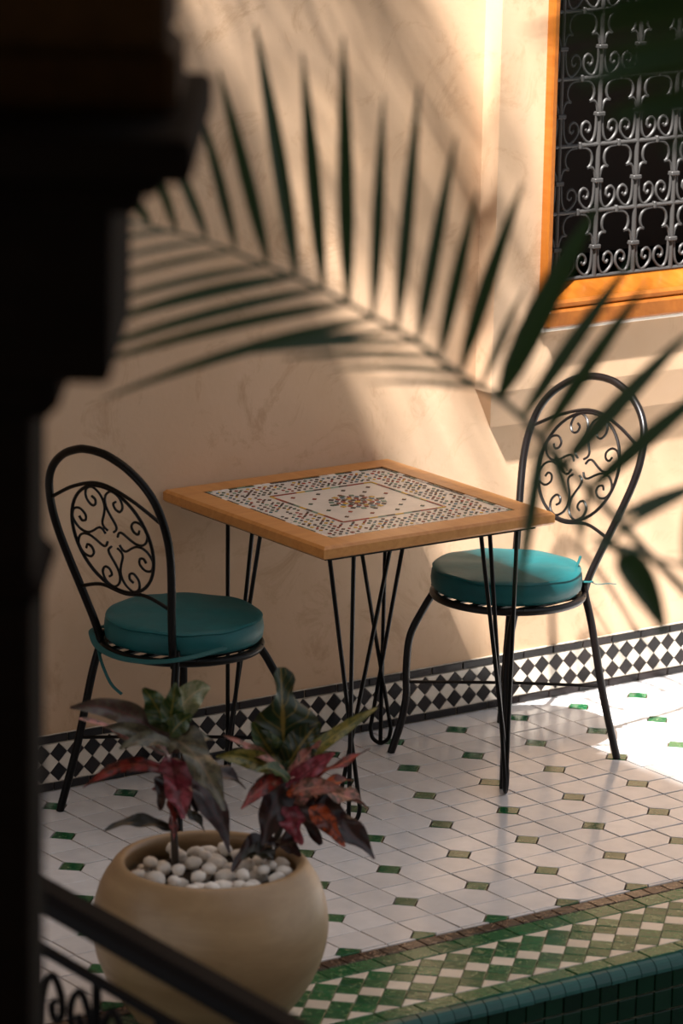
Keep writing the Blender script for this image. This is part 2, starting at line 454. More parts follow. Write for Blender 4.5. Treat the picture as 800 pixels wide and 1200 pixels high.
j = MB(); j.add([(fx0+.02, fy+.002, 1.08), (OX1+.02, fy+.002, 1.08), (OX1+.02, .93, 1.112), (fx0+.02, .93, 1.112)], [(0, 1, 2, 3)])
j.add([(fx0+.02, fy+.002, 1.08), (OX1+.02, fy+.002, 1.08), (OX1+.02, .93, 1.06), (fx0+.02, .93, 1.06)], [(3, 2, 1, 0)])
wpart(j, 'sill_slope', MT['orange'])
ni = MB()
ni.add([(OX0, BY+.10, OZ0), (OX1, BY+.10, OZ0), (OX1, 1.33, OZ0), (OX0, 1.33, OZ0), (OX0, BY+.10, OZ1), (OX1, BY+.10, OZ1), (OX1, 1.33, OZ1), (OX0, 1.33, OZ1)],
       [(0, 1, 2, 3), (4, 7, 6, 5), (3, 2, 6, 7), (0, 3, 7, 4), (1, 5, 6, 2)])
wpart(ni, 'inner_lining', MT['interior'])
GY = .918
gr = MB(); gr.tube([(OX0+.01, GY, 1.113), (OX1, GY, 1.113)], .0055)
grille = wpart(gr, 'grille', MT['grey'], True); grille['label'] = 'grey painted iron grille of scrolls'
CW, CH = .1285, .172; gx0 = .896; gz0 = 1.113
def sub(mb_or_me, name, loc=None):
    me = mb_or_me.mesh(name, MT['grey'], True) if isinstance(mb_or_me, MB) else mb_or_me
    return link(name, me, grille, Matrix.Translation(loc or (0, 0, 0)))
vb = MB(); vb.tube([(0, 0, 0), (0, 0, OZ1-gz0)], .0060, 8); vbm = vb.mesh('upright_bar', MT['grey'], True)
hb = MB(); hb.tube([(0, 0, 0), (OX1-OX0, 0, 0)], .0053, 8); hbm = hb.mesh('cross_bar', MT['grey'], True)
cb = MB(); cb.box((-.0135, -.010, -.0055), (.0135, .010, .0055), 0, .002); cbm = cb.mesh('collar', MT['grey'])
hk = MB(); hk.box((-.0045, -.0085, -.009), (.0045, .0085, .009), 0, .002); hkm = hk.mesh('clip', MT['grey'])
def scroll_arm():
    # upper arm: leaves the upright at the collar, flares to a point, rises round to the middle of the cross bar
    p = [(.007, 0, .085), (.011, 0, .103), (.020, 0, .113), (.033, 0, .112)]
    q = [(.033, 0, .112), (.025, 0, .119), (.020, 0, .134), (.024, 0, .151), (.038, 0, .163), (.060, 0, .166)]
    mb = MB(); mb.tube(cr(p, 5), .0037, 6); mb.tube(cr(q, 5), .0037, 6); return mb
def scroll_low():
    p = [(.010, 0, .080), (.011, 0, .045), (.016, 0, .020), (.028, 0, .006), (.044, 0, .012), (.058, 0, .030), (.057, 0, .050), (.045, 0, .060), (.032, 0, .053), (.030, 0, .040), (.038, 0, .033), (.044, 0, .040)]
    mb = MB(); mb.tube(cr(p, 5), .0037, 6); return mb
def mir(mb):
    r = MB(); r.v = [(-x, y, z) for x, y, z in mb.v]; r.f = [f[::-1] for f in mb.f]; r.m = mb.m; return r
arm, low = scroll_arm(), scroll_low()
arms = [arm.mesh('arched_scroll', MT['grey'], True), mir(arm).mesh('arched_scroll', MT['grey'], True)]
lows = [low.mesh('spiral_scroll', MT['grey'], True), mir(low).mesh('spiral_scroll', MT['grey'], True)]
for i in range(-1, 8):
    gx = gx0+i*CW
    if not OX0+.02 < gx < OX1-.01: continue
    sub(vbm, 'upright_bar', (gx, GY, gz0))
for r_ in range(8):
    gz = gz0+r_*CH
    if r_ and gz < OZ1: sub(hbm, 'cross_bar', (OX0, GY, gz))
    for i in range(-1, 8):
        gx = gx0+i*CW
        if not OX0+.02 < gx < OX1-.01 or gz+CH > OZ1: continue
        sub(cbm, 'collar', (gx, GY, gz+.078))
        for s in (0, 1):
            sub(arms[s], 'arched_scroll', (gx, GY, gz)); sub(lows[s], 'spiral_scroll', (gx, GY, gz))
        if r_: sub(hkm, 'clip', (gx+CW/2, GY, gz))

# ------------------------------------------------------------------ table
TC = Vector((-.101, .5625, 0)); TS = .672/2; TH = .711; TT = .030
tab = put(empty('mosaic_table', TC), 'square table with wooden rim, mosaic top and black hairpin legs', 'table')
W_ = .068
def rail():
    mb = MB(); o_, i_ = TS, TS-W_
    prof = [(o_-.004, TH-TT), (o_, TH-TT+.005), (o_, TH-.006), (o_-.006, TH), (i_, TH), (i_, TH-TT)]
    vs = [(s*r, -r, z) for s in (-1, 1) for (r, z) in prof]; n = len(prof)
    mb.add(vs, [(i, i+n, (i+1) % n+n, (i+1) % n) for i in range(n)]+[tuple(range(n)), tuple(range(2*n-1, n-1, -1))]); return mb
rm = rail().mesh('rim_board', MT['oak'])
rm2 = rm
for k in range(4):
    link('rim_board', rm, tab, Matrix.Rotation(k*math.pi/2, 4, 'Z'))
I_ = TS-W_
mp = MB(); mp.box((-I_, -I_, TH-.02), (I_, I_, TH-.003)); mp.build('mosaic_panel', MT['mosaicw'], tab)
pal = [('black', (.012, .010, .012)), ('deepgreen', (.01, .06, .04)), ('red', (.25, .03, .015)), ('blue', (.06, .14, .18)), ('yellow', (.50, .30, .04)), ('brown', (.07, .025, .015)), ('white', (.66, .60, .53)), ('sage', (.16, .24, .17))]
pm = [tile('mosaic_'+n_, c, tuple(x*1.5 for x in c), .2) for n_, c in pal]
mz = MB()
def dot(x, y, s, mi, rot=math.pi/4, ax=1., h=.0016):
    c_, s_ = math.cos(rot), math.sin(rot); q = []
    for u, v in ((-s, -s*ax), (s, -s*ax), (s, s*ax), (-s, s*ax)): q.append((x+u*c_-v*s_, y+u*s_+v*c_))
    b0 = TH-.004
    mz.add([(p[0], p[1], b0) for p in q]+[(p[0], p[1], TH-.003+h) for p in q], [(4, 5, 6, 7)]+[(i, (i+1) % 4, 4+(i+1) % 4, 4+i) for i in range(4)], mi)
IN = .150
def wpick(): return random.choices(range(8), (30, 13, 17, 9, 8, 14, 2, 7))[0]
# outer dashes
nd = 22
for k in range(nd):
    t = -I_+(k+.5)*2*I_/nd; mi = random.choices((0, 1, 5, 7, 6), (6, 3, 2, 1, 4))[0]
    for s in (1, -1):
        dot(t, s*(I_-.005), .0105, mi, 0, .38); dot(s*(I_-.005), t, .0045, mi, 0, 2.3)
sp = .0172; N_ = 14
for i in range(-N_, N_+1):
    for j_ in range(-N_, N_+1):
        x, y = i*sp, j_*sp; mx_ = max(abs(x), abs(y))
        if mx_ > I_-.013 or mx_ < IN+.014: continue
        if random.random() < .13: continue
        ra_ = random.random()
        dot(x+random.uniform(-.0015, .0015), y+random.uniform(-.0015, .0015), .0040 if (i+j_) % 2 else .0031, wpick(), math.pi/4 if ra_ < .7 else ra_*5)
        if (i+j_) % 2 == 0 and ra_ < .4: dot(x+sp/2, y+sp/2, .0022, random.choices((0, 2, 3, 5, 4), (4, 3, 2, 3, 1))[0], 0)
for k in range(12):
    t = -IN+(k+.5)*2*IN/12; mi = random.choices((0, 1, 2, 4, 7), (5, 4, 3, 1, 2))[0]
    for s in (1, -1): dot(t, s*IN, .0123, mi, 0, .25); dot(s*IN, t, .0031, mi, 0, 3.97)
for i in range(-3, 4):
    for j_ in range(-3, 4):
        x, y = i*.037, j_*.037
        if math.hypot(x, y) > .07 and max(abs(x), abs(y)) < IN-.02 and (i+j_) % 2 == 0: dot(x, y, .0048, random.choice((0, 2, 1, 5)))
for k in range(16):
    an = k*math.pi/8; dot(.064*math.cos(an), .064*math.sin(an), .0058, (1, 4, 0, 7)[k % 4], an)
    dot(.050*math.cos(an+.2), .050*math.sin(an+.2), .0048, (3, 2)[k % 2], an)
for k in range(12): an = k*math.pi/6; dot(.035*math.cos(an), .035*math.sin(an), .0055, (4, 0, 2)[k % 3], an)
for k in range(8): an = k*math.pi/4; dot(.018*math.cos(an), .018*math.sin(an), .0048, (0, 2)[k % 2], an)
dot(0, 0, .006, 4)
o = mz.build('mosaic_pieces', pm, tab); o['kind'] = 'stuff'; o['label'] = 'tiny multicoloured mosaic pieces'
ap = MB()
e = TS-.035
for k in range(4):
    c_, s_ = math.cos(k*math.pi/2), math.sin(k*math.pi/2)
    q = MB(); q.box((-e, -e-.006, TH-TT-.012), (e, -e+.006, TH-TT))
    ap.add([(x*c_-y*s_, x*s_+y*c_, z) for x, y, z in q.v], q.f)
ap.build('under_frame', MT['iron'], tab)
def legmesh(tops, foot, du):
    """three rods: outer pair is one bent rod, middle rod runs down to its bend"""
    mb = MB(); zt = TH-TT; f0 = Vector((*foot, 0)); du = Vector((*du, 0)).normalized()
    T = [Vector((*t, zt)) for t in tops]
    l, r = f0-du*.026, f0+du*.026
    bend = cr([l+Vector((0, 0, .045)), l+du*.006+Vector((0, 0, .018)), f0+Vector((0, 0, .0055)), r-du*.006+Vector((0, 0, .018)), r+Vector((0, 0, .045))], 6)
    mb.tube([T[0]]+bend+[T[2]], .0053, 8); mb.tube([T[1], f0+Vector((0, 0, .009))], .0053, 8)
    xs = [t.x for t in T]; ys = [t.y for t in T]
    mb.box((min(xs)-.012, min(ys)-.012, zt-.004), (max(xs)+.012, max(ys)+.012, zt-.0005)); return mb
for fx, fyy in ((-.191, -.254), (.275, -.257), (.254, .230), (-.200, .243)):
    sx, sy = (1 if fx > 0 else -1), (1 if fyy > 0 else -1)
    tops = [(fx+sx*.004, fyy-sy*.105), (fx+sx*.006, fyy+sy*.006), (fx-sx*.105, fyy+sy*.004)]
    legmesh(tops, (fx, fyy), (sx, -sy)).build('hairpin_leg', MT['iron'], tab, True)

# ------------------------------------------------------------------ chairs
HP = [(.122, .41), (.127, .46), (.147, .54), (.171, .625), (.188, .70), (.191, .76), (.179, .82), (.150, .864), (.103, .899), (.05, .919), (.015, .924)]
XB = .143
def make_chair(label, loc, rz, mat, LEAN):
    hx = lambda z: XB+LEAN*max(0, z-.42)
    t = put(empty('bistro_chair', (loc[0], loc[1], 0), rz), label, 'chair')
    pts = [(hx(z), -y, z) for y, z in HP]+[(hx(z), y, z) for y, z in HP[::-1]]
    mb = MB(); mb.tube(cr(pts, 6), .0098, 10); mb.build('back_hoop', mat, t, True)
    zc, Rm = .706, .131
    def bp(y, z, off=0): return Vector((hx(z)+off, y, z))
    mb = MB(); mb.tube([bp(Rm*math.cos(q), zc+Rm*math.sin(q)) for q in [2*math.pi*i/48 for i in range(48)]], .0042, 8, True)
    med = mb.build('medallion_ring', mat, t, True)
    # eight scrolls in four back-to-back pairs
    for k in range(4):
        for s in (1, -1):
            loc_ = [(.020, .010), (.028, .021), (.040, .022), (.062, .010), (.080, .003), (.099, .004), (.115, .014), (.124, .034), (.113, .055), (.092, .060), (.077, .048), (.080, .034), (.093, .030), (.100, .040)]
            an = k*math.pi/2+math.pi/2
            pp = [bp(r*math.cos(an)-s*q*math.sin(an), zc+r*math.sin(an)+s*q*math.cos(an)) for r, q in loc_]
            mb = MB(); mb.tube(cr(pp, 5), .0032, 6); mb.build('scroll', mat, med, True)
    def hoop_y(z):
        for (y0, z0), (y1, z1) in zip(HP, HP[1:]):
            if z0 <= z <= z1: return y0+(y1-y0)*(z-z0)/(z1-z0)
        return .1
    zt = .775; yt = hoop_y(zt)
    mb = MB(); mb.tube(cr([bp(-yt, zt), bp(-yt*.5, zt+.046), bp(0, zc+Rm+.006), bp(yt*.5, zt+.046), bp(yt, zt)], 8), .0045, 8); mb.build('arched_rod', mat, t, True)
    zl = .555; yl = hoop_y(zl)
    mb = MB(); mb.tube(cr([bp(-yl, zl+.004), bp(-yl*.5, zc-Rm+.004), bp(0, zc-Rm-.004), bp(yl*.5, zc-Rm+.004), bp(yl, zl+.004)], 8), .0045, 8); mb.build('lower_rod', mat, t, True)
    # seat ring with flat strips
    mb = MB(); RR = .185; zr = .420
    mb.tube([(RR*math.cos(q), RR*math.sin(q), zr) for q in [2*math.pi*i/56 for i in range(56)]], .0098, 10, True); ring = mb.build('seat_ring', mat, t, True)
    for i in range(-3, 4):
        y = i*.05; xx = math.sqrt(RR*RR-y*y); mb = MB(); mb.box((-xx, y-.011, zr+.004), (xx, y+.011, zr+.0085)); mb.build('seat_slat', mat, ring)
    for sy in (1, -1):
        mb = MB(); mb.tube(cr([(hx(.42), sy*.126, .45), (hx(.42)+.001, sy*.128, .415), (.158, sy*.140, .34), (.176, sy*.168, .17), (.200, sy*.203, .0)], 6), .0098, 10); mb.build('leg', mat, t, True)
        mb = MB(); mb.tube(cr([(-.118, sy*.138, .417), (-.142, sy*.150, .375), (-.170, sy*.168, .305), (-.176, sy*.173, .22), (-.175, sy*.172, .15), (-.183, sy*.180, .08), (-.200, sy*.196, .0)], 6), .0098, 10); mb.build('leg', mat, t, True)
    zs = .185
    mb = MB(); mb.tube([(-.176, .172, zs), (0, 0, zs+.004), (.174, -.166, zs)], .0042, 8); mb.build('cross_stretcher', mat, t, True)
    mb = MB(); mb.tube([(-.176, -.172, zs-.008), (0, 0, zs-.006), (.174, .166, zs-.008)], .0042, 8); mb.build('cross_stretcher', mat, t, True)
    return t
def cushion(label, loc, rz, ties):
    R0_, h = .186, .062
    prof = [(.001, .002), (.12, 0), (R0_-.018, .001), (R0_-.006, .005), (R0_, .013), (R0_+.002, .030), (R0_, .047), (R0_-.004, .054), (R0_-.001, .057), (R0_-.005, .061), (R0_-.02, .0625), (.12, .066), (.06, .067), (.001, .067)]
    mb = MB(); mb.lathe(prof, 64)
    rz0 = random.Random(len(label))
    ph = rz0.random()*6
    mb.v = [(x*(1+.006*math.sin(5*math.atan2(y, x)+ph)), y*(1+.006*math.sin(5*math.atan2(y, x)+ph)), z+(.003*math.sin(4*x/.1+ph)*math.cos(3*y/.1) if z > .05 else 0)) for x, y, z in mb.v]
    c = put(mb.build('seat_cushion', MT['fabric'], None, True), label, 'cushion', 'cushions tied to the bistro chairs')
    c.location = (loc[0]-.005*math.cos(rz), loc[1]-.005*math.sin(rz), .4295); c.rotation_euler = (0, 0, rz)
    for pth, r_ in ties:
        q = MB(); q.tube(cr(pth, 6), r_, 6, flat=.45); q.build('tie_strap', MT['fabrictie'], c, True)
    return c
RL = (.363, .560); RA = R_(8)
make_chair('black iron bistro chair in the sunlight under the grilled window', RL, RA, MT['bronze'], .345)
cushion('round teal seat cushion on the chair under the grilled window', RL, RA,
        [([(.128, -.112, .022), (.146, -.141, .024), (.160, -.138, .022), (.160, -.118, .020), (.140, -.112, .018)], .005),
         ([(.156, -.138, .022), (.168, -.150, .016), (.188, -.166, .018), (.206, -.178, .016)], .0026),
         ([(.130, -.108, .045), (.136, -.112, .068), (.140, -.116, .086)], .0042)])
LL = (-.575, .600); LA = R_(180+11)
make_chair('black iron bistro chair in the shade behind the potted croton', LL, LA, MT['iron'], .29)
cushion('round teal seat cushion on the shaded chair behind the croton', LL, LA,
        [([(.126, -.134, .024), (.147, -.147, .020), (.168, -.136, .014), (.199, -.080, -.002), (.211, .000, -.008), (.200, .080, -.004), (.172, .140, .006), (.126, .176, .016), (.050, .190, .024)], .008),
         ([(.201, -.078, -.004), (.210, -.055, -.035), (.214, -.020, -.075), (.208, .010, -.095)], .0042)])

# ------------------------------------------------------------------ pot, pebbles, crotons
PC = Vector((-1.293, -.602, 0)); PH = .356
prof = [(.001, .0), (.120, .0), (.135, .006), (.165, .045), (.200, .095), (.226, .15), (.238, .205), (.236, .255), (.222, .305), (.203, .338), (.192, .352), (.184, PH), (.176, .353), (.172, .342), (.176, .318), (.178, .29), (.001, .288)]
mb = MB(); pf = cr([(r, 0, z) for r, z in prof], 3); mb.lathe([(max(p.x, .001), p.z) for p in pf], 72)
pot = put(mb.build('stone_pot', MT['pot'], None, True), 'round beige stone pot planted with two crotons', 'pot'); pot.location = PC
sb = MB(); sb.lathe([(.001, .0), (.176, .0), (.176, .014), (.12, .020), (.001, .022)], 40, (0, 0, .288)); sb.build('soil', MT['soil'], pot, True)
import bmesh
pms = []
for i in range(6):
    bm = bmesh.new(); bmesh.ops.create_icosphere(bm, subdivisions=2, radius=1)
    rg = random.Random(i); ax = [rg.uniform(-1, 1) for _ in range(9)]
    for v in bm.verts:
        c = v.co; k = 1+.16*math.sin(2.1*c.x+ax[0]*3)*math.cos(1.9*c.y+ax[1]*3)+.12*math.sin(2.7*c.z+ax[2]*3+c.x)
        v.co = c*k; v.co.z *= .70; v.co.y *= .86
    mr = max(math.hypot(v.co.x, v.co.y) for v in bm.verts); mz_ = max(abs(v.co.z) for v in bm.verts)
    for v in bm.verts: v.co.x /= mr; v.co.y /= mr; v.co.z *= .70/mz_
    me = bpy.data.meshes.new('white_pebble'); bm.to_mesh(me); bm.free(); me.materials.append(MT['pebble'])
    me.polygons.foreach_set('use_smooth', [True]*len(me.polygons)); pms.append(me)
b1 = atZ(206, 1028, .305); b2 = atZ(316, 1026, .305)
STEMS = [(b_.x-PC.x, b_.y-PC.y) for b_ in (b1, b2)]
rg = random.Random(11); placed = []; tries = 0
while len(placed) < 54 and tries < 20000:
    tries += 1
    q = rg.uniform(0, 2*math.pi); rr_ = .155*math.sqrt(rg.random()); s = rg.uniform(.017, .030)
    x, y = rr_*math.cos(q), rr_*math.sin(q)
    if rr_+s > .169 or any(math.hypot(x-sx, y-sy) < s+.011 for sx, sy in STEMS): continue
    z = .306+s*.45
    for a_ in placed:
        g_ = ((s+a_[3])*.93)**2-(x-a_[0])**2-(y-a_[1])**2
        if g_ > 0: z = max(z, a_[2]+.74*math.sqrt(g_))
    if z+.7*s > .352 or (len(placed) < 24 and z > .3065+s*.45): continue
    placed.append((x, y, z, s))
    o = link('white_pebble', rg.choice(pms)); o.location = PC+Vector((x, y, z)); o.scale = (s,)*3
    o.rotation_euler = (rg.uniform(-.12, .12), rg.uniform(-.12, .12), rg.uniform(0, 6.28))
    put(o, 'white pebble lying on the soil of the stone pot', 'pebble', 'white pebbles in the stone pot')

LM = dict(
    green=leafmat('croton_green', (.020, .055, .014), (.20, .17, .035), (.05, .075, .022)),
    dgreen=leafmat('croton_dark_green', (.010, .028, .009), (.20, .14, .03), (.03, .03, .010), blotch=.3),
    dusty=leafmat('croton_dusty_green', (.105, .10, .06), (.17, .13, .08), (.05, .042, .026)),
    pale=leafmat('croton_pale_green', (.24, .25, .15), (.36, .31, .18), (.12, .15, .06)),
    mauve=leafmat('croton_mauve', (.075, .046, .040), (.12, .05, .045), (.10, .085, .06)),
    pink=leafmat('croton_pink', (.40, .15, .12), (.55, .24, .17), (.07, .055, .03)),
    red=leafmat('croton_red', (.28, .025, .02), (.36, .08, .04), (.035, .012, .010)),
    magenta=leafmat('croton_magenta', (.30, .05, .075), (.12, .012, .02), (.13, .016, .022)),
    maroon=leafmat('croton_maroon', (.014, .006, .006), (.05, .011, .011), (.035, .010, .009)),
    orange=leafmat('croton_orange', (.46, .08, .02), (.06, .012, .008), (.06, .010, .008)),
    yellow=leafmat('croton_yellow_green', (.21, .17, .035), (.30, .24, .05), (.05, .07, .015)),
    olive=leafmat('croton_olive', (.022, .020, .010), (.04, .035, .015), (.014, .012, .007)),
)
def leaf_mesh(path, width, mat, facing, lobes=0, fold=.25, wav=.06, name='leaf', cross=4, twist=0.):
    """leaf blade along a 3D path; facing = approximate normal; uv.x runs -1..1 across"""
    P_ = [Vector(p) for p in path]; N = len(P_); vs = []; uvs = []; fs = []
    for i, p in enumerate(P_):
        t = (P_[min(i+1, N-1)]-P_[max(i-1, 0)]).normalized()
        n_ = (facing-t*facing.dot(t)).normalized(); s = i/(N-1); n_ = Matrix.Rotation(twist*s, 3, t) @ n_; sd = t.cross(n_)
        w_ = width*(math.sin(math.pi*min(1, (s*.94+.03))**.8)**.75)*(1-.25*s) if lobes == 0 else width*(math.sin(math.pi*min(1, s*.95+.03)**.85)**.7)*(1+.28*math.cos(s*2*math.pi*lobes))
        w_ = max(w_, width*.03)
        for c in range(-cross//2, cross//2+1):
            u = c/(cross/2)
            off = sd*(u*w_/2)+n_*(abs(u)*w_*fold*.5+wav*w_*math.sin(s*13+u*2)*abs(u))
            vs.append(p+off); uvs.append((u, s))
    k = cross+1
    for i in range(N-1):
        for c in range(cross): fs.append((i*k+c, i*k+c+1, (i+1)*k+c+1, (i+1)*k+c))
    me = bpy.data.meshes.new(name); me.from_pydata([tuple(v) for v in vs], [], fs)
    ul = me.uv_layers.new(name='UVMap')
    for lp in me.loops: ul.data[lp.index].uv = uvs[lp.vertex_index]
    me.materials.append(mat); me.polygons.foreach_set('use_smooth', [True]*len(me.polygons)); return me
def quad_path(b, t, bow, n=12):
    mid = (b+t)/2+bow; return [b*(1-s)**2+mid*2*s*(1-s)+t*s*s for s in [i/n for i in range(n+1)]]
DP = proj(PC+Vector((0, 0, .45)))[2]
def croton(label, stem_px, leaves, base, dpl):
    t = put(empty('croton_plant', base), label, 'plant', 'crotons in the stone pot')
    inv = Matrix.Translation(-Vector(base))
    pts = [Vector(base)]+[atD(x, y, dpl+dd) for x, y, dd in stem_px]
    mb = MB(); pp = cr(pts, 6); mb.tube(pp, [.0085-.004*i/len(pp) for i in range(len(pp))], 8); mb.build('stem', MT['stem'], t, True).matrix_local = inv
    for (bx, by, d0, tx, ty, d1, wpx, mt, bow, tw, lob) in leaves:
        B = atD(bx, by, dpl+d0); T = atD(tx, ty, dpl+d1); w_ = wpx*1.15*DP/FPX; rgl = random.Random(int(bx*7+ty*13))
        fac = (-FW*math.cos(tw)*.9+UP*.45+RT*math.sin(tw)).normalized()
        me = leaf_mesh(quad_path(B, T, UP*bow*(T-B).length+FW*rgl.uniform(-.02, .02), 16), w_, LM[mt], fac, lob, rgl.uniform(.1, .5), rgl.uniform(.15, .34), cross=6, twist=rgl.uniform(-1.3, 1.3))
        o = link('leaf', me, t, inv)
    return t
dl = proj(b1)[2]; dr = proj(b2)[2]
croton('croton with mauve, pale green and magenta leaves in the stone pot', [(204, 980, 0), (201, 920, .01), (197, 860, .02), (197, 825, .02)], [
    (196, 868, 0, 82, 829, -.05, 27, 'mauve', .25, .3, 0),
    (200, 884, -.01, 92, 842, -.12, 19, 'pink', .05, -.2, 0),
    (194, 880, -.02, 122, 852, -.10, 20, 'dusty', .2, .4, 0),
    (198, 852, 0, 246, 806, .03, 34, 'pale', .35, .3, 0),
    (197, 855, -.02, 168, 806, -.04, 30, 'green', .1, -.3, 0),
    (197, 858, -.03, 206, 800, -.06, 26, 'green', .0, .4, 0),
    (196, 905, -.02, 97, 923, -.10, 17, 'red', .32, .1, 0),
    (198, 866, -.04, 262, 950, -.16, 40, 'dusty', .32, .3, 0),
    (199, 880, .0, 250, 868, .05, 26, 'dusty', .25, -.2, 0),
    (200, 888, -.06, 214, 960, -.14, 38, 'magenta', .1, .2, 0),
    (201, 900, -.04, 188, 950, -.1, 24, 'maroon', .1, -.2, 0),
    (202, 930, -.02, 203, 985, -.06, 15, 'red', .0, .2, 0),
    (200, 925, -.04, 178, 925, -.06, 12, 'red', .2, .2, 0),
    (200, 972, -.02, 122, 974, -.08, 17, 'olive', .25, .5, 0),
    (200, 900, .0, 232, 962, -.03, 26, 'maroon', .2, .1, 0),
    (205, 905, .02, 268, 1000, -.06, 44, 'maroon', .42, .2, 0),
    (200, 885, -.05, 160, 862, -.12, 16, 'pink', .1, .3, 0),
    (203, 900, .03, 288, 925, .02, 30, 'maroon', .3, -.2, 0),
    (198, 872, -.08, 140, 878, -.14, 18, 'dusty', .25, .3, 0),
    (199, 862, -.05, 225, 838, -.06, 24, 'green', .2, -.4, 0),
    (201, 940, -.03, 240, 975, -.06, 20, 'olive', .3, .2, 0),
], b1, dl)
croton('croton with tall green leaf and red leaves in the stone pot', [(318, 1000, 0), (331, 960, .01), (335, 915, .02), (334, 880, .02)], [
    (333, 900, .02, 329, 782, .0, 48, 'dgreen', .0, .1, 2),
    (333, 902, -.01, 296, 846, -.03, 36, 'green', -.1, -.2, 0),
    (335, 900, -.01, 374, 846, .0, 38, 'dgreen', .1, .3, 0),
    (332, 908, -.03, 253, 886, -.10, 24, 'yellow', .16, .2, 0),
    (333, 905, -.05, 262, 862, -.06, 12, 'pink', .1, .3, 0),
    (338, 903, -.02, 442, 829, .04, 18, 'yellow', .05, .2, 0),
    (340, 918, -.03, 434, 877, -.02, 17, 'red', -.05, .3, 0),
    (336, 925, -.04, 392, 882, -.04, 24, 'magenta', .05, .3, 0),
    (342, 938, -.03, 431, 948, -.08, 36, 'pink', .28, .1, 0),
    (345, 940, .02, 414, 915, .03, 24, 'orange', .2, -.2, 0),
    (350, 945, -.04, 438, 1007, -.10, 40, 'maroon', .22, .2, 0),
    (362, 948, -.10, 404, 992, -.13, 24, 'orange', .2, .2, 0),
    (336, 945, -.05, 354, 990, -.10, 28, 'magenta', .1, -.1, 0),
    (333, 915, -.03, 306, 990, -.08, 38, 'maroon', .15, .2, 0),
    (330, 912, -.06, 282, 948, -.12, 20, 'red', .2, .2, 0),
    (334, 920, .04, 376, 990, .02, 34, 'maroon', .2, .2, 0),
    (336, 905, .03, 300, 925, .05, 30, 'maroon', .25, .2, 0),
    (325, 985, -.02, 352, 1004, -.08, 22, 'maroon', .2, .3, 0),
    (322, 990, -.02, 272, 1022, -.10, 24, 'maroon', .35, .3, 0),
    (320, 1005, -.04, 283, 1008, -.10, 22, 'olive', .25, .3, 0),
    (336, 930, -.06, 372, 935, -.10, 18, 'orange', .2, .3, 0),
    (338, 915, -.06, 300, 905, -.12, 18, 'green', .3, .3, 0),
    (344, 930, -.08, 402, 925, -.14, 22, 'pink', .15, -.3, 0),
    (338, 912, -.05, 376, 868, -.02, 18, 'pink', .1, .4, 0),
], b2, dr)

# ------------------------------------------------------------------ palms
def frond(parent, rach, leaflets, inv, r0=.006, name='leaflet'):
    mb = MB(); pp = cr(rach, 5); mb.tube(pp, [r0*(1-.7*i/len(pp)) for i in range(len(pp))], 7)
    st = mb.build('rachis', MT['rachis'], parent, True); st.matrix_local = inv
    for B, T, w_, bow, fac in leaflets:
        me = leaf_mesh(quad_path(B, T, bow, 7), w_, MT['palm'], fac, 0, .45, .0, 'leaflet', 2); link('leaflet', me, st, I4)
DF = 5.0
# trunk stands out of view to the right
tb_ = atD(905, 640, DF); pb = Vector((tb_.x, tb_.y, -.32))
palm = put(empty('feather_palm', pb), 'green feather palm whose frond arches in front of the wall', 'palm'); pinv = Matrix.Translation(-pb)
top_ = atD(905, 790, DF); mb = MB(); mb.tube(cr([pb, pb+Vector((0, 0, .8)), top_], 10), [.034-.001*i for i in range(21)], 12); mb.build('trunk', MT['trunk'], palm, True).matrix_local = pinv
rp = [(905, 790, 0), (800, 690, -.02), (700, 585, -.04), (640, 520, -.05), (592, 472, -.03), (540, 440, 0), (490, 402, .03), (437, 372, .07), (378, 340, .11), (314, 312, .15), (242, 283, .2), (176, 265, .25), (140, 256, .28)]
rach = [atD(x, y, DF+dd) for x, y, dd in rp]
def dpt(px):
    for (x0, y0, d0), (x1, y1, d1) in zip(rp, rp[1:]):
        if x1 <= px <= x0: return d0+(d1-d0)*(x0-px)/(x0-x1)
    return 0.
LF = [(176, 264, 148, 222, 11), (207, 270, 172, 172, 11), (242, 280, 192, 160, 12), (276, 292, 232, 120, 13), (314, 308, 256, 82, 16), (346, 322, 299, 30, 19), (378, 337, 354, 62, 17), (408, 354, 402, 42, 18), (437, 368, 449, 112, 14), (465, 384, 491, 98, 15), (490, 398, 534, 160, 15), (516, 416, 560, 222, 15), (540, 434, 612, 215, 18), (564, 455, 616, 335, 10), (585, 468, 700, 240, 30), (612, 490, 745, 300, 18), (636, 512, 760, 330, 18), (660, 545, 812, 385, 20), (690, 575, 850, 440, 20), (720, 608, 850, 560, 14),
      (176, 265, 100, 262, 5), (207, 270, 110, 288, 6), (242, 283, 100, 315, 6), (276, 294, 90, 341, 7), (314, 311, 90, 366, 9), (346, 324, 100, 386, 15), (378, 339, 70, 425, 13), (408, 356, 95, 432, 13), (437, 374, 120, 468, 14), (465, 388, 245, 425, 9), (490, 402, 300, 414, 9), (516, 420, 330, 420, 9), (540, 438, 390, 432, 9), (565, 455, 430, 448, 8),
      (636, 516, 606, 702, 15), (645, 525, 678, 625, 13), (690, 575, 678, 650, 9), (760, 650, 690, 640, 9)]
ll = []
for i, (bx, by, tx, ty, wp) in enumerate(LF):
    d0 = DF+dpt(bx); up = ty < by-30
    d1 = d0+(.06 if up else -.10)+random.uniform(-.02, .02)
    B, T = atD(bx, by, d0), atD(tx, ty, d1); L_ = (T-B).length
    ll.append((B, T, wp*1.25*DF/FPX, UP*L_*(.03 if up else .045), (-FW+UP*.3+RT*random.uniform(-.35, .35)).normalized()))
frond(palm, rach, ll, pinv, .006)
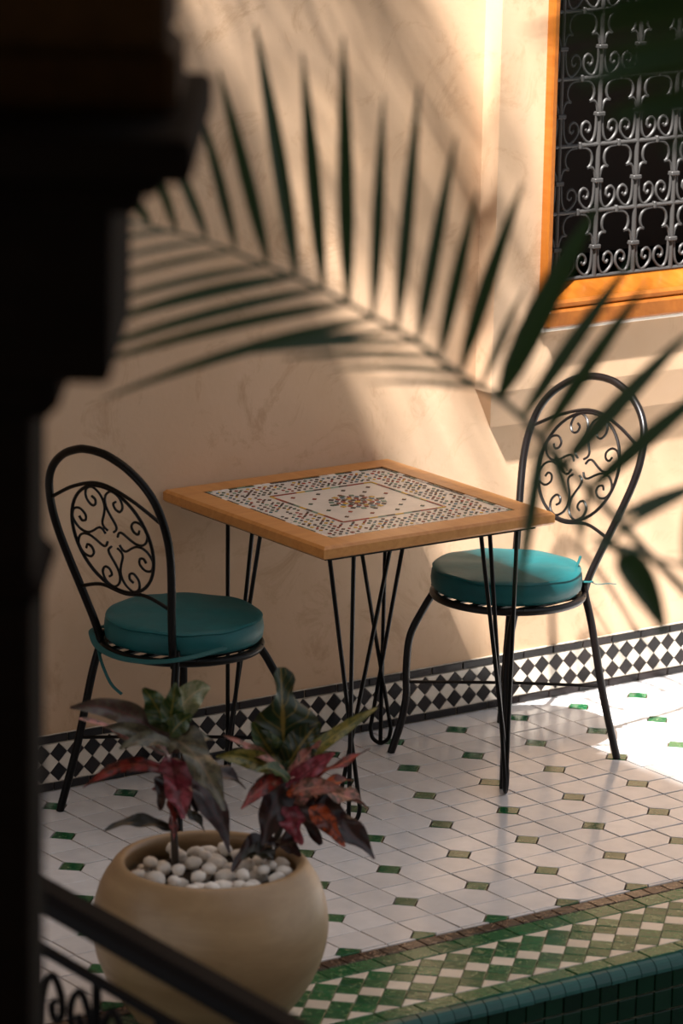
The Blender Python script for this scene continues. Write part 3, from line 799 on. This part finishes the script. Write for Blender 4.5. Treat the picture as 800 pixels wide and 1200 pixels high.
# second frond of the same palm, drooping leaves low on the right
rp2 = [(905, 790, 0), (860, 740, .02), (815, 672, .05), (760, 655, .08), (722, 660, .1)]
ll = []
for bx, by, tx, ty, wp in [(728, 650, 780, 745, 34), (728, 652, 690, 632, 10), (805, 580, 690, 655, 10), (805, 668, 806, 590, 14)]:
    B, T = atD(bx, by, DF-.2), atD(tx, ty, DF-.28); ll.append((B, T, wp*1.2*DF/FPX, UP*.02, -FW))
frond(palm, [atD(x, y, DF-.2+dd*.1) for x, y, dd in rp2], ll, pinv, .005)
# nearer frond hanging at the upper right
DN = 3.7
rp3 = [(905, 790, DF-DN), (960, 500, .7), (960, 250, .15), (900, 60, 0), (850, -60, 0), (800, -140, 0)]
ll = []
for i in range(13):
    y = -60+i*19; bx = 870+min(40, i*5); tx = 628+max(0, i-5)*21+random.uniform(-18, 18); ty = y+18+random.uniform(-6, 14)
    B, T = atD(bx, y-14, DN), atD(tx, ty, DN+random.uniform(-.1, .1)); ll.append((B, T, random.uniform(24, 38)*DN/FPX, UP*.015, (-FW+UP*random.uniform(-.5, .5)).normalized()))
frond(palm, [atD(x, y, DN+dd) for x, y, dd in rp3], ll, pinv, .007)

# tall palm out of view, whose crown shades the wall
tp = Vector((-2.05, -.25, 0))
tall = put(empty('tall_palm', tp), 'tall palm shading the courtyard beside the wall', 'palm'); tinv = Matrix.Translation(-tp)
crown = Vector((-2.0, -.2, 4.9))
mb = MB(); mb.lathe([(.001, 0), (.17, 0), (.20, .12), (.23, .36), (.25, .38), (.25, .42), (.22, .42), (.21, .36), (.001, .36)], 40); mb.build('tub', MT['pot'], tall, True)
mb = MB(); mb.tube(cr([tp+Vector((0, 0, .34)), tp+Vector((.03, 0, 2)), crown], 10), .07, 12); mb.build('trunk', MT['trunk'], tall, True).matrix_local = tinv
rg = random.Random(5)
for k, (ex, ey, ez, rise) in enumerate([(.55, .2, .1, .3), (.35, .45, .15, .3), (1.75, -.6, -.35, .5), (1.35, -1.1, .1, .7), (.35, -1.7, -.1, .6), (1.0, .25, -.75, .35)]):
    E_ = crown+Vector((ex, ey, ez)); mid = (crown+E_)/2+Vector((0, 0, rise)); rach = quad_path(crown, E_, Vector((0, 0, rise)), 12); ll = []
    ax = (E_-crown).normalized(); sd = ax.cross(Vector((0, 0, 1))).normalized()
    for i in range(2, 13):
        for s in (1, -1):
            B = rach[i]; L_ = .42*math.sin(math.pi*(i+2)/16)+.1
            T = B+(sd*s*.8+ax*.55+Vector((0, 0, -.35+rg.uniform(-.1, .1)))).normalized()*L_
            ll.append((B, T, .028, Vector((0, 0, .03)), (Vector((0, 0, 1))+sd*s*.3).normalized()))
    frond(tall, rach, ll, tinv, .012)

# ------------------------------------------------------------------ gallery: column, beam, upper storey out of view
DC = 4.3
cc = atD(-62, 600, DC); cb = Vector((cc.x, cc.y, -.32)); rotc = -yaw
k_ = DC/FPX
colu = put(empty('wooden_column', cb, rotc), 'dark carved wooden column with a stepped capital', 'column')
zpx = lambda y: atD(-62, y, DC).z-cb.z
def blk(name, hw, y0, y1, mat, bev=.006):
    mb = MB(); h_ = (hw-10)*k_; mb.box((-h_, -h_, zpx(y1)), (h_, h_, zpx(y0)), 0, bev); return mb.build(name, mat, colu)
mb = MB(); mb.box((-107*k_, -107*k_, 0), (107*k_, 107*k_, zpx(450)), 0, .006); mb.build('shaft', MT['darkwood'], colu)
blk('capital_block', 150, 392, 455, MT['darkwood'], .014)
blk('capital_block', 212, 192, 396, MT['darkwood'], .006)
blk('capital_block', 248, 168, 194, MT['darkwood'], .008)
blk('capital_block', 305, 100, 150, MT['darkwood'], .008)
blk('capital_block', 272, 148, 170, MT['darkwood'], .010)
blk('shaft_bulge', 132, 648, 690, MT['darkwood'], .018)  # block a little wider than the shaft, same dark wood
bm_ = atD(-62, 50, DC)
beam = put(empty('wooden_beam', (cc.x, cc.y, cb.z+zpx(100)), rotc), 'dark brown beam resting on the wooden column', 'beam')
mb = MB(); mb.box((-2.2, -.10, 0), (270*k_, .10, 75*k_), 0, .012); mb.build('lower_board', MT['beam'], beam)
mb = MB(); mb.box((-2.2, -.13, 75*k_), (258*k_, .13, .40), 0, .01); mb.build('upper_board', MT['beam'], beam)
# upper storey whose edge throws the shade
GX = -2.52; GZ = 6.0
g = MB(); g.box((GX-.3, -9.5, 3.25), (GX, 1.0, GZ)); put(g.build('wall_left', MT['plaster']), 'plaster wall of the upper gallery storey', kind='structure')
g = MB(); g.box((-9, -9.8, -.42), (3.5, -9.5, 6)); put(g.build('wall_rear', MT['plaster']), 'unseen plaster wall added behind the gallery to block low skylight', kind='structure')  # added out of view to cut low skylight and bounce warm light
g = MB(); g.box((-9, -9.5, 3.25), (GX-.3, 1.0, 3.45)); put(g.build('ceiling', MT['plaster']), 'ceiling slab over the gallery', kind='structure')

# ------------------------------------------------------------------ railing
RZ = .80
A_ = atZ(45, 1031, RZ); B_ = atZ(340, 1196, RZ); dirn = (B_-A_); dirn.z = 0; dirn.normalize()
ra = A_-dirn*min(1.2, (-.84-A_.y)/(-dirn.y)); rb = A_+dirn*1.6; RLn = (rb-ra).length
rail_o = put(empty('iron_railing', (ra.x, ra.y, -.32), math.atan2(dirn.y, dirn.x)), 'black iron railing with scrolls in front of the stone pot', 'railing')
H = RZ+.32
mb = MB(); mb.box((0, -.030, H-.042), (RLn, .030, H), 0, .012); mb.build('handrail', MT['railiron'], rail_o)
mb = MB(); mb.box((0, -.008, H-.122), (RLn, .008, H-.106), 0, .003); mb.build('upper_bar', MT['railiron'], rail_o)
mb = MB(); mb.box((0, -.008, .10), (RLn, .008, .116), 0, .003); mb.build('lower_bar', MT['railiron'], rail_o)
bmb = MB(); bmb.tube([(0, 0, .108), (0, 0, H-.114)], .008, 8); bme = bmb.mesh('baluster', MT['railiron'], True)
smb = MB(); sp_ = [(.012, 0, H-.34), (.012, 0, H-.26), (.022, 0, H-.185), (.05, 0, H-.15), (.078, 0, H-.175), (.080, 0, H-.21), (.06, 0, H-.225), (.048, 0, H-.205), (.058, 0, H-.192)]
smb.tube(cr(sp_, 5), .0065, 6); s1 = smb.mesh('scroll', MT['railiron'], True); s2 = mir(smb).mesh('scroll', MT['railiron'], True)
pmb = MB(); pmb.box((-.016, -.016, 0), (.016, .016, H-.03), 0, .004); pme = pmb.mesh('post', MT['railiron'])
x = .03; i = 0
while x < RLn:
    link('post' if i % 14 == 0 else 'baluster', pme if i % 14 == 0 else bme, rail_o, Matrix.Translation((x, 0, 0)))
    link('scroll', s1, rail_o, Matrix.Translation((x, 0, 0))); link('scroll', s2, rail_o, Matrix.Translation((x, 0, 0)))
    x += .19; i += 1
